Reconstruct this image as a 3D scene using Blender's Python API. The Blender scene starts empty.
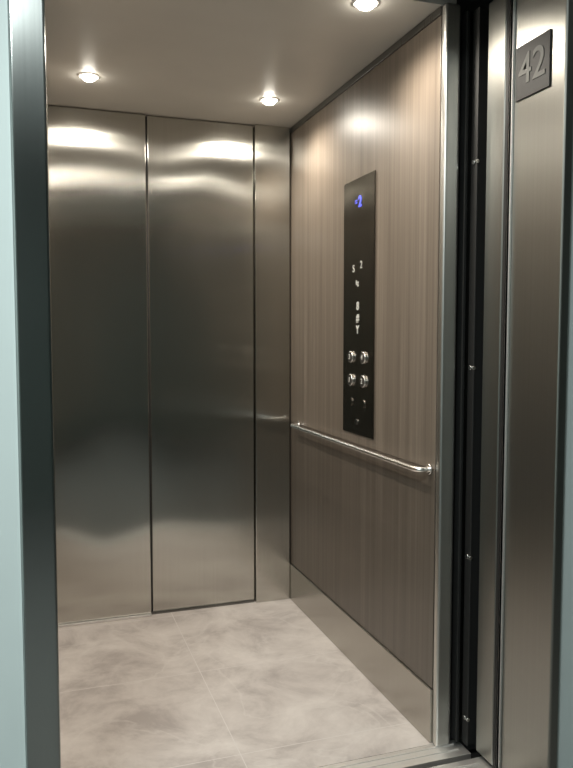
import bpy, bmesh, math
from mathutils import Vector
S=bpy.context.scene
COL=S.collection
S.view_settings.view_transform='Standard'
S.view_settings.look='None'
S.view_settings.exposure=0.0

# ---------------------------------------------------------------- materials
def newmat(n):
    m=bpy.data.materials.new(n); m.use_nodes=True
    nt=m.node_tree; b=nt.nodes['Principled BSDF']
    return m,nt,b
def simple(n,c,rough=.5,metal=0,emis=None,es=0,coat=0):
    m,nt,b=newmat(n)
    b.inputs['Base Color'].default_value=(*c,1); b.inputs['Roughness'].default_value=rough
    b.inputs['Metallic'].default_value=metal
    if coat: b.inputs['Coat Weight'].default_value=coat
    if emis: 
        b.inputs['Emission Color'].default_value=(*emis,1); b.inputs['Emission Strength'].default_value=es
    return m
def N(nt,t,**k):
    n=nt.nodes.new(t)
    for a,v in k.items(): setattr(n,a,v)
    return n
def steel(n,c,rough=.25,aniso=.7,tangent=(1,1,0),bscale=(160,160,1.0),wave=.0,wscale=(1.5,1.5,3)):
    m,nt,b=newmat(n); L=nt.links.new
    g=N(nt,'ShaderNodeNewGeometry')
    mp=N(nt,'ShaderNodeMapping'); mp.inputs['Scale'].default_value=bscale
    L(g.outputs['Position'],mp.inputs['Vector'])
    ns=N(nt,'ShaderNodeTexNoise'); ns.inputs['Scale'].default_value=1; ns.inputs['Detail'].default_value=3
    L(mp.outputs[0],ns.inputs['Vector'])
    mr=N(nt,'ShaderNodeMapRange'); mr.inputs['To Min'].default_value=rough*.93; mr.inputs['To Max'].default_value=rough*1.08
    L(ns.outputs['Fac'],mr.inputs['Value']); L(mr.outputs[0],b.inputs['Roughness'])
    cr=N(nt,'ShaderNodeMapRange'); cr.inputs['To Min'].default_value=.92; cr.inputs['To Max'].default_value=1.06
    L(ns.outputs['Fac'],cr.inputs['Value'])
    mx=N(nt,'ShaderNodeVectorMath',operation='SCALE'); mx.inputs[0].default_value=c
    L(cr.outputs[0],mx.inputs['Scale']); L(mx.outputs[0],b.inputs['Base Color'])
    b.inputs['Metallic'].default_value=1
    b.inputs['Anisotropic'].default_value=aniso
    cx=N(nt,'ShaderNodeCombineXYZ')
    for i in range(3): cx.inputs[i].default_value=tangent[i]
    L(cx.outputs[0],b.inputs['Tangent'])
    if wave:
        mp2=N(nt,'ShaderNodeMapping'); mp2.inputs['Scale'].default_value=wscale
        L(g.outputs['Position'],mp2.inputs['Vector'])
        n2=N(nt,'ShaderNodeTexNoise'); n2.inputs['Scale'].default_value=1; n2.inputs['Detail'].default_value=0
        L(mp2.outputs[0],n2.inputs['Vector'])
        bp=N(nt,'ShaderNodeBump'); bp.inputs['Strength'].default_value=1; bp.inputs['Distance'].default_value=wave
        L(n2.outputs['Fac'],bp.inputs['Height']); L(bp.outputs[0],b.inputs['Normal'])
    return m
M_steel_back=steel('brushed_steel_door',(.57,.56,.52),.195,1.0,wave=.014,wscale=(2.9,2.0,1.6))
M_steel_warm=steel('brushed_steel_warm',(.46,.44,.40),.26,.6)
M_steel_jamb=steel('brushed_steel_jamb',(.45,.47,.46),.20,.7)
M_steel_rjamb=steel('brushed_steel_jamb_soft',(.34,.335,.31),.36,.5)
M_steel_post=steel('brushed_steel_post',(.62,.61,.58),.36,.3)
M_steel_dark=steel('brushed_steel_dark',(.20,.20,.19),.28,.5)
M_alu=steel('aluminium_sill',(.90,.88,.86),.5,.2,tangent=(1,0,0),bscale=(1.5,200,200))
M_chrome=simple('satin_chrome',(.95,.93,.90),.27,1)
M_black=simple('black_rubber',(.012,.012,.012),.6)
M_glass=simple('smoked_glass_panel',(.06,.055,.05),.12,.0,coat=.6)
M_copsteel=steel('dark_mirror_steel',(.22,.205,.18),.17,.5)
M_gap=simple('shadow_gap_black',(.02,.018,.016),.7)
M_shaft=simple('shaft_concrete',(.05,.05,.05),.9)
M_white=simple('engraved_white',(.55,.55,.52),.4,emis=(1,.97,.9),es=.06)
M_blue=simple('blue_display',(.05,.08,.9),.4,emis=(.15,.16,1),es=.9)
M_lamp=simple('lamp_emitter',(1,1,1),.4,emis=(1,.93,.80),es=60)
M_ring=simple('lamp_ring_white',(.85,.83,.8),.35)
M_sign=simple('sign_plate_dark',(.012,.012,.012),.6)
M_digit=simple('sign_digit_raised',(.13,.13,.12),.6)

def wood(name,k):
    m,nt,b=newmat(name); L=nt.links.new
    g=N(nt,'ShaderNodeNewGeometry')
    mp=N(nt,'ShaderNodeMapping'); mp.inputs['Scale'].default_value=(1,30,.45)
    L(g.outputs['Position'],mp.inputs['Vector'])
    n1=N(nt,'ShaderNodeTexNoise'); n1.inputs['Scale'].default_value=1; n1.inputs['Detail'].default_value=5; n1.inputs['Roughness'].default_value=.6
    L(mp.outputs[0],n1.inputs['Vector'])
    mp2=N(nt,'ShaderNodeMapping'); mp2.inputs['Scale'].default_value=(1,110,1.5)
    L(g.outputs['Position'],mp2.inputs['Vector'])
    n2=N(nt,'ShaderNodeTexNoise'); n2.inputs['Scale'].default_value=1; n2.inputs['Detail'].default_value=3
    L(mp2.outputs[0],n2.inputs['Vector'])
    ad=N(nt,'ShaderNodeMath',operation='MULTIPLY_ADD'); ad.inputs[1].default_value=.35
    mu=N(nt,'ShaderNodeMath',operation='MULTIPLY'); mu.inputs[1].default_value=.65
    L(n1.outputs['Fac'],mu.inputs[0]); L(n2.outputs['Fac'],ad.inputs[0]); L(mu.outputs[0],ad.inputs[2])
    cr=N(nt,'ShaderNodeValToRGB')
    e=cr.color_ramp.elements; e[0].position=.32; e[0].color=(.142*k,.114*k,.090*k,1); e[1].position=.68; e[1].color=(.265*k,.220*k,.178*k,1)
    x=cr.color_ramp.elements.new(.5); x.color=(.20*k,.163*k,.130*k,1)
    L(ad.outputs[0],cr.inputs[0]); L(cr.outputs[0],b.inputs['Base Color'])
    b.inputs['Roughness'].default_value=.38
    b.inputs['Specular IOR Level'].default_value=.6
    return m
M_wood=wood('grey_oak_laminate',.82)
M_wood_low=wood('oak_laminate_low',.53)  # upper panel's wood colours scaled darker for the lower panels

def marble():
    m,nt,b=newmat('grey_marble_tile'); L=nt.links.new
    g=N(nt,'ShaderNodeNewGeometry')
    mp=N(nt,'ShaderNodeMapping'); mp.inputs['Rotation'].default_value=(0,0,.5)
    L(g.outputs['Position'],mp.inputs['Vector'])
    n1=N(nt,'ShaderNodeTexNoise'); n1.inputs['Scale'].default_value=4.0; n1.inputs['Detail'].default_value=9; n1.inputs['Roughness'].default_value=.68; n1.inputs['Distortion'].default_value=.4
    L(mp.outputs[0],n1.inputs['Vector'])
    cr=N(nt,'ShaderNodeValToRGB'); e=cr.color_ramp.elements
    e[0].position=.34; e[0].color=(.42,.375,.36,1); e[1].position=.66; e[1].color=(.70,.65,.62,1)
    x=cr.color_ramp.elements.new(.49); x.color=(.58,.53,.505,1)
    L(n1.outputs['Fac'],cr.inputs[0])
    n2=N(nt,'ShaderNodeTexNoise'); n2.inputs['Scale'].default_value=2.6; n2.inputs['Detail'].default_value=6; n2.inputs['Distortion'].default_value=.8
    L(mp.outputs[0],n2.inputs['Vector'])
    s=N(nt,'ShaderNodeMath',operation='SUBTRACT'); s.inputs[1].default_value=.5; L(n2.outputs['Fac'],s.inputs[0])
    ab=N(nt,'ShaderNodeMath',operation='ABSOLUTE'); L(s.outputs[0],ab.inputs[0])
    vr=N(nt,'ShaderNodeMapRange'); vr.inputs['From Max'].default_value=.02; vr.inputs['To Min'].default_value=.35; vr.inputs['To Max'].default_value=0
    L(ab.outputs[0],vr.inputs['Value'])
    mx=N(nt,'ShaderNodeMix',data_type='RGBA'); mx.inputs[7].default_value=(.72,.68,.65,1)
    L(vr.outputs[0],mx.inputs[0]); L(cr.outputs[0],mx.inputs[6])
    br=N(nt,'ShaderNodeTexBrick'); br.offset=0; br.inputs['Scale'].default_value=1
    br.inputs['Brick Width'].default_value=.60; br.inputs['Row Height'].default_value=.60; br.inputs['Mortar Size'].default_value=.0018
    br.inputs['Mortar Smooth'].default_value=.3
    mp3=N(nt,'ShaderNodeMapping'); mp3.inputs['Location'].default_value=(.02,.25,0)
    L(g.outputs['Position'],mp3.inputs['Vector']); L(mp3.outputs[0],br.inputs['Vector'])
    m2=N(nt,'ShaderNodeMix',data_type='RGBA'); m2.inputs[7].default_value=(.68,.64,.62,1)
    L(br.outputs['Fac'],m2.inputs[0]); L(mx.outputs[2],m2.inputs[6]); L(m2.outputs[2],b.inputs['Base Color'])
    b.inputs['Roughness'].default_value=.42
    return m
M_floor=marble()
def plaster(n,c,rough=.6):
    m,nt,b=newmat(n); L=nt.links.new
    g=N(nt,'ShaderNodeNewGeometry'); n1=N(nt,'ShaderNodeTexNoise'); n1.inputs['Scale'].default_value=6
    L(g.outputs['Position'],n1.inputs['Vector'])
    mr=N(nt,'ShaderNodeMapRange'); mr.inputs['To Min'].default_value=.95; mr.inputs['To Max'].default_value=1.04
    L(n1.outputs['Fac'],mr.inputs['Value'])
    v=N(nt,'ShaderNodeVectorMath',operation='SCALE'); v.inputs[0].default_value=c; L(mr.outputs[0],v.inputs['Scale'])
    L(v.outputs[0],b.inputs['Base Color']); b.inputs['Roughness'].default_value=rough
    return m
M_ceil=plaster('satin_ceiling_panel',(.66,.64,.60),.42)
M_wall=plaster('pale_aqua_plaster',(.70,.79,.78))
M_lobdark=plaster('dark_lobby_cladding',(.085,.105,.097),.5)
M_lobfloor=plaster('lobby_stone_floor',(.16,.16,.155),.35)
M_lobceil=plaster('lobby_ceiling_paint',(.6,.62,.61))

# ---------------------------------------------------------------- mesh helpers
def box(name,lo,hi,mat,parent=None,bev=0.0,seg=2):
    bm=bmesh.new(); bmesh.ops.create_cube(bm,size=1)
    c=[(a+b)/2 for a,b in zip(lo,hi)]; d=[abs(b-a) for a,b in zip(lo,hi)]
    for v in bm.verts: v.co=Vector((v.co.x*d[0],v.co.y*d[1],v.co.z*d[2]))
    if bev: bmesh.ops.bevel(bm,geom=bm.edges[:],offset=bev,segments=seg,affect='EDGES',profile=.5)
    me=bpy.data.meshes.new(name); bm.to_mesh(me); bm.free()
    o=bpy.data.objects.new(name,me); COL.objects.link(o); o.location=c
    me.materials.append(mat)
    if parent: o.parent=parent
    return o
def empty(name,loc=(0,0,0)):
    o=bpy.data.objects.new(name,None); COL.objects.link(o); o.empty_display_size=.1
    return o
def cyl(name,c,r,h,mat,axis='Z',parent=None,seg=32,r2=None,bev=0):
    bm=bmesh.new(); bmesh.ops.create_cone(bm,cap_ends=True,segments=seg,radius1=r,radius2=r if r2 is None else r2,depth=h)
    if bev: bmesh.ops.bevel(bm,geom=[e for e in bm.edges if len(e.link_faces)==2 and any(len(f.verts)>4 for f in e.link_faces)],offset=bev,segments=2,affect='EDGES',profile=.5)
    for f in bm.faces: f.smooth=len(f.verts)<=4
    me=bpy.data.meshes.new(name); bm.to_mesh(me); bm.free(); me.materials.append(mat)
    o=bpy.data.objects.new(name,me); COL.objects.link(o); o.location=c
    if axis=='X': o.rotation_euler=(0,math.pi/2,0)
    if axis=='Y': o.rotation_euler=(math.pi/2,0,0)
    if parent: o.parent=parent
    return o
def lathe(name,prof,c,mat,parent=None,seg=40):
    bm=bmesh.new(); rings=[]
    for r,z in prof: rings.append([bm.verts.new((r*math.cos(2*math.pi*i/seg),r*math.sin(2*math.pi*i/seg),z)) for i in range(seg)])
    for a,b in zip(rings,rings[1:]):
        for i in range(seg):
            f=bm.faces.new((a[i],a[(i+1)%seg],b[(i+1)%seg],b[i])); f.smooth=True
    me=bpy.data.meshes.new(name); bm.to_mesh(me); bm.free(); me.materials.append(mat)
    o=bpy.data.objects.new(name,me); COL.objects.link(o); o.location=c
    if parent: o.parent=parent
    return o
def text(name,s,loc,size,mat,parent,ext=.0008,bold=0.0):
    cu=bpy.data.curves.new(name,'FONT'); cu.body=s; cu.size=size; cu.extrude=ext; cu.offset=bold
    cu.align_x='CENTER'; cu.align_y='CENTER'
    o=bpy.data.objects.new(name,cu); COL.objects.link(o)
    o.location=loc; o.rotation_euler=(math.pi/2,0,-math.pi/2)
    cu.materials.append(mat)
    bpy.context.view_layer.update()
    dg=bpy.context.evaluated_depsgraph_get()
    me=bpy.data.meshes.new_from_object(o.evaluated_get(dg))
    mo=bpy.data.objects.new(name,me); COL.objects.link(mo); mo.matrix_world=o.matrix_world.copy()
    bpy.data.objects.remove(o)
    if not me.materials: me.materials.append(mat)
    mo.name=name
    mo.parent=parent
    return mo
def tube(name,pts,r,mat,parent=None,fil=.02):
    cu=bpy.data.curves.new(name,'CURVE'); cu.dimensions='3D'; cu.bevel_depth=r; cu.bevel_resolution=6; cu.use_fill_caps=True
    P=[Vector(p) for p in pts]; out=[P[0]]
    for i in range(1,len(P)-1):
        a=(P[i-1]-P[i]).normalized(); b=(P[i+1]-P[i]).normalized()
        p0=P[i]+a*fil; p2=P[i]+b*fil
        for k in range(9):
            t=k/8; out.append(p0*(1-t)**2+P[i]*2*t*(1-t)+p2*t*t)
    out.append(P[-1])
    sp=cu.splines.new('POLY'); sp.points.add(len(out)-1)
    for q,p in zip(sp.points,out): q.co=(*p,1)
    sp.use_smooth=True
    o=bpy.data.objects.new(name,cu); COL.objects.link(o); cu.materials.append(mat)
    bpy.context.view_layer.update()
    me=bpy.data.meshes.new_from_object(o.evaluated_get(bpy.context.evaluated_depsgraph_get()))
    mo=bpy.data.objects.new(name,me); COL.objects.link(mo); bpy.data.objects.remove(o); mo.name=name
    if not me.materials: me.materials.append(mat)
    if parent: mo.parent=parent
    return mo

XR=1.178; XL=0.0; YB=3.40; YF=2.01; H=2.30
# ---------------------------------------------------------------- cabin shell
box('floor',(XL-.03,YF,-.04),(XR+.03,YB+.06,0),M_floor)
box('ceiling',(XL-.05,YF,H),(XR+.05,YB+.08,H+.04),M_ceil)
w=empty('wall_right')
box('backing',(XR+.012,YF+.004,.0),(XR+.03,YB,H),M_gap,w)
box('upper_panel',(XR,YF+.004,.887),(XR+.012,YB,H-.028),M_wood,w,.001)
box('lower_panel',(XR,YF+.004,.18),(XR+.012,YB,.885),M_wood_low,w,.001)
box('baseboard_right',(XR-.006,YF+.004,.0),(XR+.0115,YB,.178),M_steel_warm,None,.002)
box('trim_1',(XR-.003,YF+.004,H-.026),(XR+.0115,YB,H-.001),M_steel_dark,None,.002)
w=empty('wall_left')
box('backing',(XL-.03,YF,.0),(XL-.012,YB,H),M_gap,w)
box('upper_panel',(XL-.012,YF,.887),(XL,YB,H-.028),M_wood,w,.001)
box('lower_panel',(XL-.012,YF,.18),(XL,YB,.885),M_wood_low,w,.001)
box('baseboard_left',(XL-.0115,YF,.0),(XL+.006,YB,.178),M_steel_warm,None,.002)
w=empty('wall_back')
box('corner_column',(.997,YB-.012,.0),(XR-.007,YB+.05,H-.001),M_steel_back,w,.003)
box('shaft_backing',(XL-.03,YB+.052,.0),(XR+.03,YB+.07,H),M_gap,w)
d=empty('door_1')
box('panel_fast',(XL+.008,YB-.006,.012),(.487,YB+.016,H-.004),M_steel_back,d,.003)
box('panel_slow',(.496,YB+.004,.012),(.993,YB+.028,H-.004),M_steel_back,d,.003)
box('seal',(.486,YB+.006,.012),(.497,YB+.010,H-.006),M_black,d)
box('trim_2',(XL+.008,YB-.022,.0005),(.487,YB+.03,.0105),M_alu,None,.002)
box('trim_3',(.489,YB+.001,.0005),(.992,YB+.04,.0105),M_steel_dark,None)

# ---------------------------------------------------------------- cabin front
p=empty('elevator_car_entrance_post')
box('post_face',(XR+.0005,YF-.025,.0),(XR+.052,YF+.003,H),M_steel_post,p,.008,4)
box('post_bead',(XR+.052,YF-.012,.0),(XR+.060,YF+.003,H),M_steel_dark,p,.002)
p=empty('elevator_car_entrance_post')
box('post_face',(XL-.05,YF-.025,.0),(XL-.001,YF-.002,H),M_steel_jamb,p,.004)
d=empty('door_2')
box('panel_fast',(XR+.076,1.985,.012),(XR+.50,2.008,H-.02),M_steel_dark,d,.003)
box('panel_fast_rubber',(XR+.066,1.975,.012),(XR+.0765,2.008,H-.02),M_black,d,.002)
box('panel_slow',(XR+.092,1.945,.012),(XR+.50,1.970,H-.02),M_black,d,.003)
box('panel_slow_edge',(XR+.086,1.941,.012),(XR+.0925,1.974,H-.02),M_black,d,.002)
for i,z in enumerate((.10,.62,1.21,1.83)):
    cyl('screw_%d'%(i+1),(XR+.0845,1.957,z),.007,.004,M_chrome,'X',d,16)
    cyl('screw_head_%d'%(i+1),(XR+.0865,1.9405,z),.006,.004,M_chrome,'Y',d,16)
d=empty('door_3')
box('panel_fast',(1.276,1.826,.012),(1.75,1.915,2.28),M_steel_rjamb,d,.006,4)
box('panel_seal',(1.2785,1.812,.012),(1.75,1.8255,2.28),M_black,d)
t=empty('elevator_door_sill')
box('car_sill',(XL-.05,1.925,-.03),(XR+.09,YF-.0005,-.001),M_alu,t,.001)
box('car_sill_rib',(XL-.05,1.955,-.001),(XR+.065,1.962,.003),M_alu,t,.001)
box('car_sill_rib_b',(XL-.05,1.985,-.001),(XR+.065,1.992,.003),M_alu,t,.001)
box('landing_sill',(XL-.05,1.79,-.03),(1.30,1.900,-.001),M_alu,t,.001)
box('landing_sill_rib',(XL+.04,1.83,-.001),(1.26,1.836,.003),M_alu,t,.001)
box('landing_sill_rib_b',(XL+.04,1.868,-.001),(1.26,1.874,.003),M_alu,t,.001)
box('sill_pocket',(XL-.05,1.80,-.06),(1.8,2.0,-.04),M_gap,t)

# ---------------------------------------------------------------- landing frame
JY0,JY1=1.575,1.80
f=empty('elevator_door_frame')
box('left_jamb',(-.037,JY0,0),(.032,JY1,2.27),M_steel_jamb,f,.006,4)
box('right_jamb',(1.28,JY0,0),(1.309,JY1,2.27),M_steel_rjamb,f,.006,4)
box('right_jamb_bead',(1.272,JY1-.014,0),(1.2802,JY1,2.27),M_alu,f,.002)
box('header',(.034,JY0,2.26),(1.278,JY1,2.33),M_steel_jamb,f,.003)
box('wall_front_left',(-2.0,JY0+.012,0),(-.038,JY1-.02,2.7),M_wall)
box('wall_front_right',(1.310,JY0+.012,0),(3.2,JY1-.02,2.7),M_wall)
box('wall_front_top',(-.037,JY0+.012,2.332),(1.309,JY1-.02,2.7),M_wall)
# lobby
box('floor_lobby',(-2.0,-2.6,-.04),(3.2,1.79,-.0005),M_lobfloor)
box('ceiling_lobby',(-2.0,-2.6,2.7),(3.2,JY1,2.75),M_lobceil)
box('wall_lobby_left',(-2.06,-2.6,0),(-2.0,JY1,2.7),M_wall)
box('wall_lobby_right',(3.2,-2.6,0),(3.26,JY1,2.7),M_lobdark)
box('wall_lobby_back',(-2.0,-2.66,0),(3.2,-2.6,2.7),M_lobdark)
box('wall_shaft_right',(1.80,1.81,-.1),(1.84,2.3,2.5),M_shaft)
box('wall_shaft_front_right',(1.24,2.05,-.1),(1.80,2.09,2.5),M_shaft)
box('wall_shaft_left',(-.12,1.81,-.1),(-.08,2.3,2.5),M_shaft)
box('ceiling_shaft',(-.12,1.801,2.36),(1.84,2.3,2.40),M_shaft)

# ---------------------------------------------------------------- handrail
h=empty('handrail')
hz=.885; hx=XR-.045
tube('bar',[(XR-.002,2.045,hz),(hx,2.045,hz),(hx,3.27,hz),(XR-.002,3.27,hz)],.0085,M_chrome,h,.03)
for i,y in enumerate((2.045,3.27)):
    cyl('wall_flange_%d'%(i+1),(XR-.004,y,hz),.017,.006,M_chrome,'X',h,28,bev=.0015)

# ---------------------------------------------------------------- control panel
c=empty('elevator_control_panel')
Y0,Y1,Z0,Z1=2.455,2.735,.925,1.905
box('faceplate',(XR-.006,Y0,Z0),(XR-.0005,Y1,Z1),M_copsteel,c,.002,3)
box('display_window',(XR-.0075,2.53,1.745),(XR-.0058,2.645,1.875),M_copsteel,c,.0008)
text('display_digit','2',(XR-.0085,2.575,1.812),.058,M_blue,c,bold=.001)
text('display_arrow','=',(XR-.0085,2.61,1.815),.04,M_blue,c)
text('notice_symbol_a','S',(XR-.0068,2.635,1.565),.040,M_white,c)
text('notice_symbol_b','2',(XR-.0068,2.565,1.575),.040,M_white,c)
text('notice_text','kg',(XR-.0068,2.60,1.51),.028,M_white,c)
for i,(z,s) in enumerate(((1.42,'8'),(1.375,'#'),(1.33,'Y'))):
    text('indicator_%d'%(i+1),s,(XR-.0068,2.595,z),.043,M_white,c,bold=.001)
lab=['3','4','1','2']
k=0
for z in (1.225,1.135):
    for y in (2.650,2.535):
        k+=1
        cyl('button_%d'%k,(XR-.0095,y,z),.023,.009,M_chrome,'X',c,32,bev=.002)
        cyl('button_face_%d'%k,(XR-.0145,y,z),.0195,.002,M_glass,'X',c,32)
        text('button_label_%d'%k,lab[k-1],(XR-.0158,y,z),.028,M_white,c)
for i,y in enumerate((2.650,2.535)):
    cyl('door_button_%d'%(i+1),(XR-.008,y,1.05),.015,.005,M_copsteel,'X',c,32,bev=.001)
cyl('key_switch',(XR-.008,2.595,.975),.011,.005,M_steel_dark,'X',c,24,bev=.001)

# ---------------------------------------------------------------- floor number sign
s=empty('floor_number_sign')
box('plate',(1.2755,1.632,1.955),(1.2798,1.776,2.10),M_sign,s,.0015)
text('numerals','42',(1.2750,1.704,2.028),.115,M_digit,s,ext=.0012,bold=.001)

# ---------------------------------------------------------------- downlights
for i,(x,y) in enumerate(((.215,2.98),(.955,3.03),(.955,2.07),(.215,2.07))):
    e=empty('recessed_downlight')
    lathe('ring',[(.028,-.001),(.030,-.003),(.036,-.0035),(.041,-.002),(.042,.0)],(x,y,H-.0005),M_ring,e)
    lathe('lens',[(.0285,-.0015),(.027,-.008),(.021,-.014),(.011,-.018),(.0005,-.019)],(x,y,H-.0005),M_lamp,e)
    ld=bpy.data.lights.new('downlight_lamp','SPOT'); ld.energy=28; ld.spot_size=math.radians(165); ld.spot_blend=.8
    ld.color=(1,.915,.79); ld.shadow_soft_size=.022
    lo=bpy.data.objects.new('bulb',ld); COL.objects.link(lo); lo.location=(x,y,H-.044); lo.parent=e
e=empty('lobby_ceiling_light')
box('housing',(-.9,-.2,2.66),(-.3,.4,2.699),M_ring,e,.004)
ld=bpy.data.lights.new('lobby_lamp','AREA'); ld.shape='SQUARE'; ld.size=.55; ld.energy=62; ld.color=(.92,1,.985)
lo=bpy.data.objects.new('panel_lamp',ld); COL.objects.link(lo); lo.location=(-.6,.1,2.655); lo.parent=e

wd=bpy.data.worlds.new('World'); S.world=wd; wd.use_nodes=True
wd.node_tree.nodes['Background'].inputs[0].default_value=(.5,.55,.55,1); wd.node_tree.nodes['Background'].inputs[1].default_value=.15

cd=bpy.data.cameras.new('camera'); cam=bpy.data.objects.new('camera',cd); COL.objects.link(cam)
cd.sensor_fit='VERTICAL'; cd.sensor_height=36; cd.lens=34.5; cd.clip_start=.02
cam.location=(0,0,1.31); cam.rotation_euler=(math.radians(90-3.8),0,math.radians(-18.8))
S.camera=cam
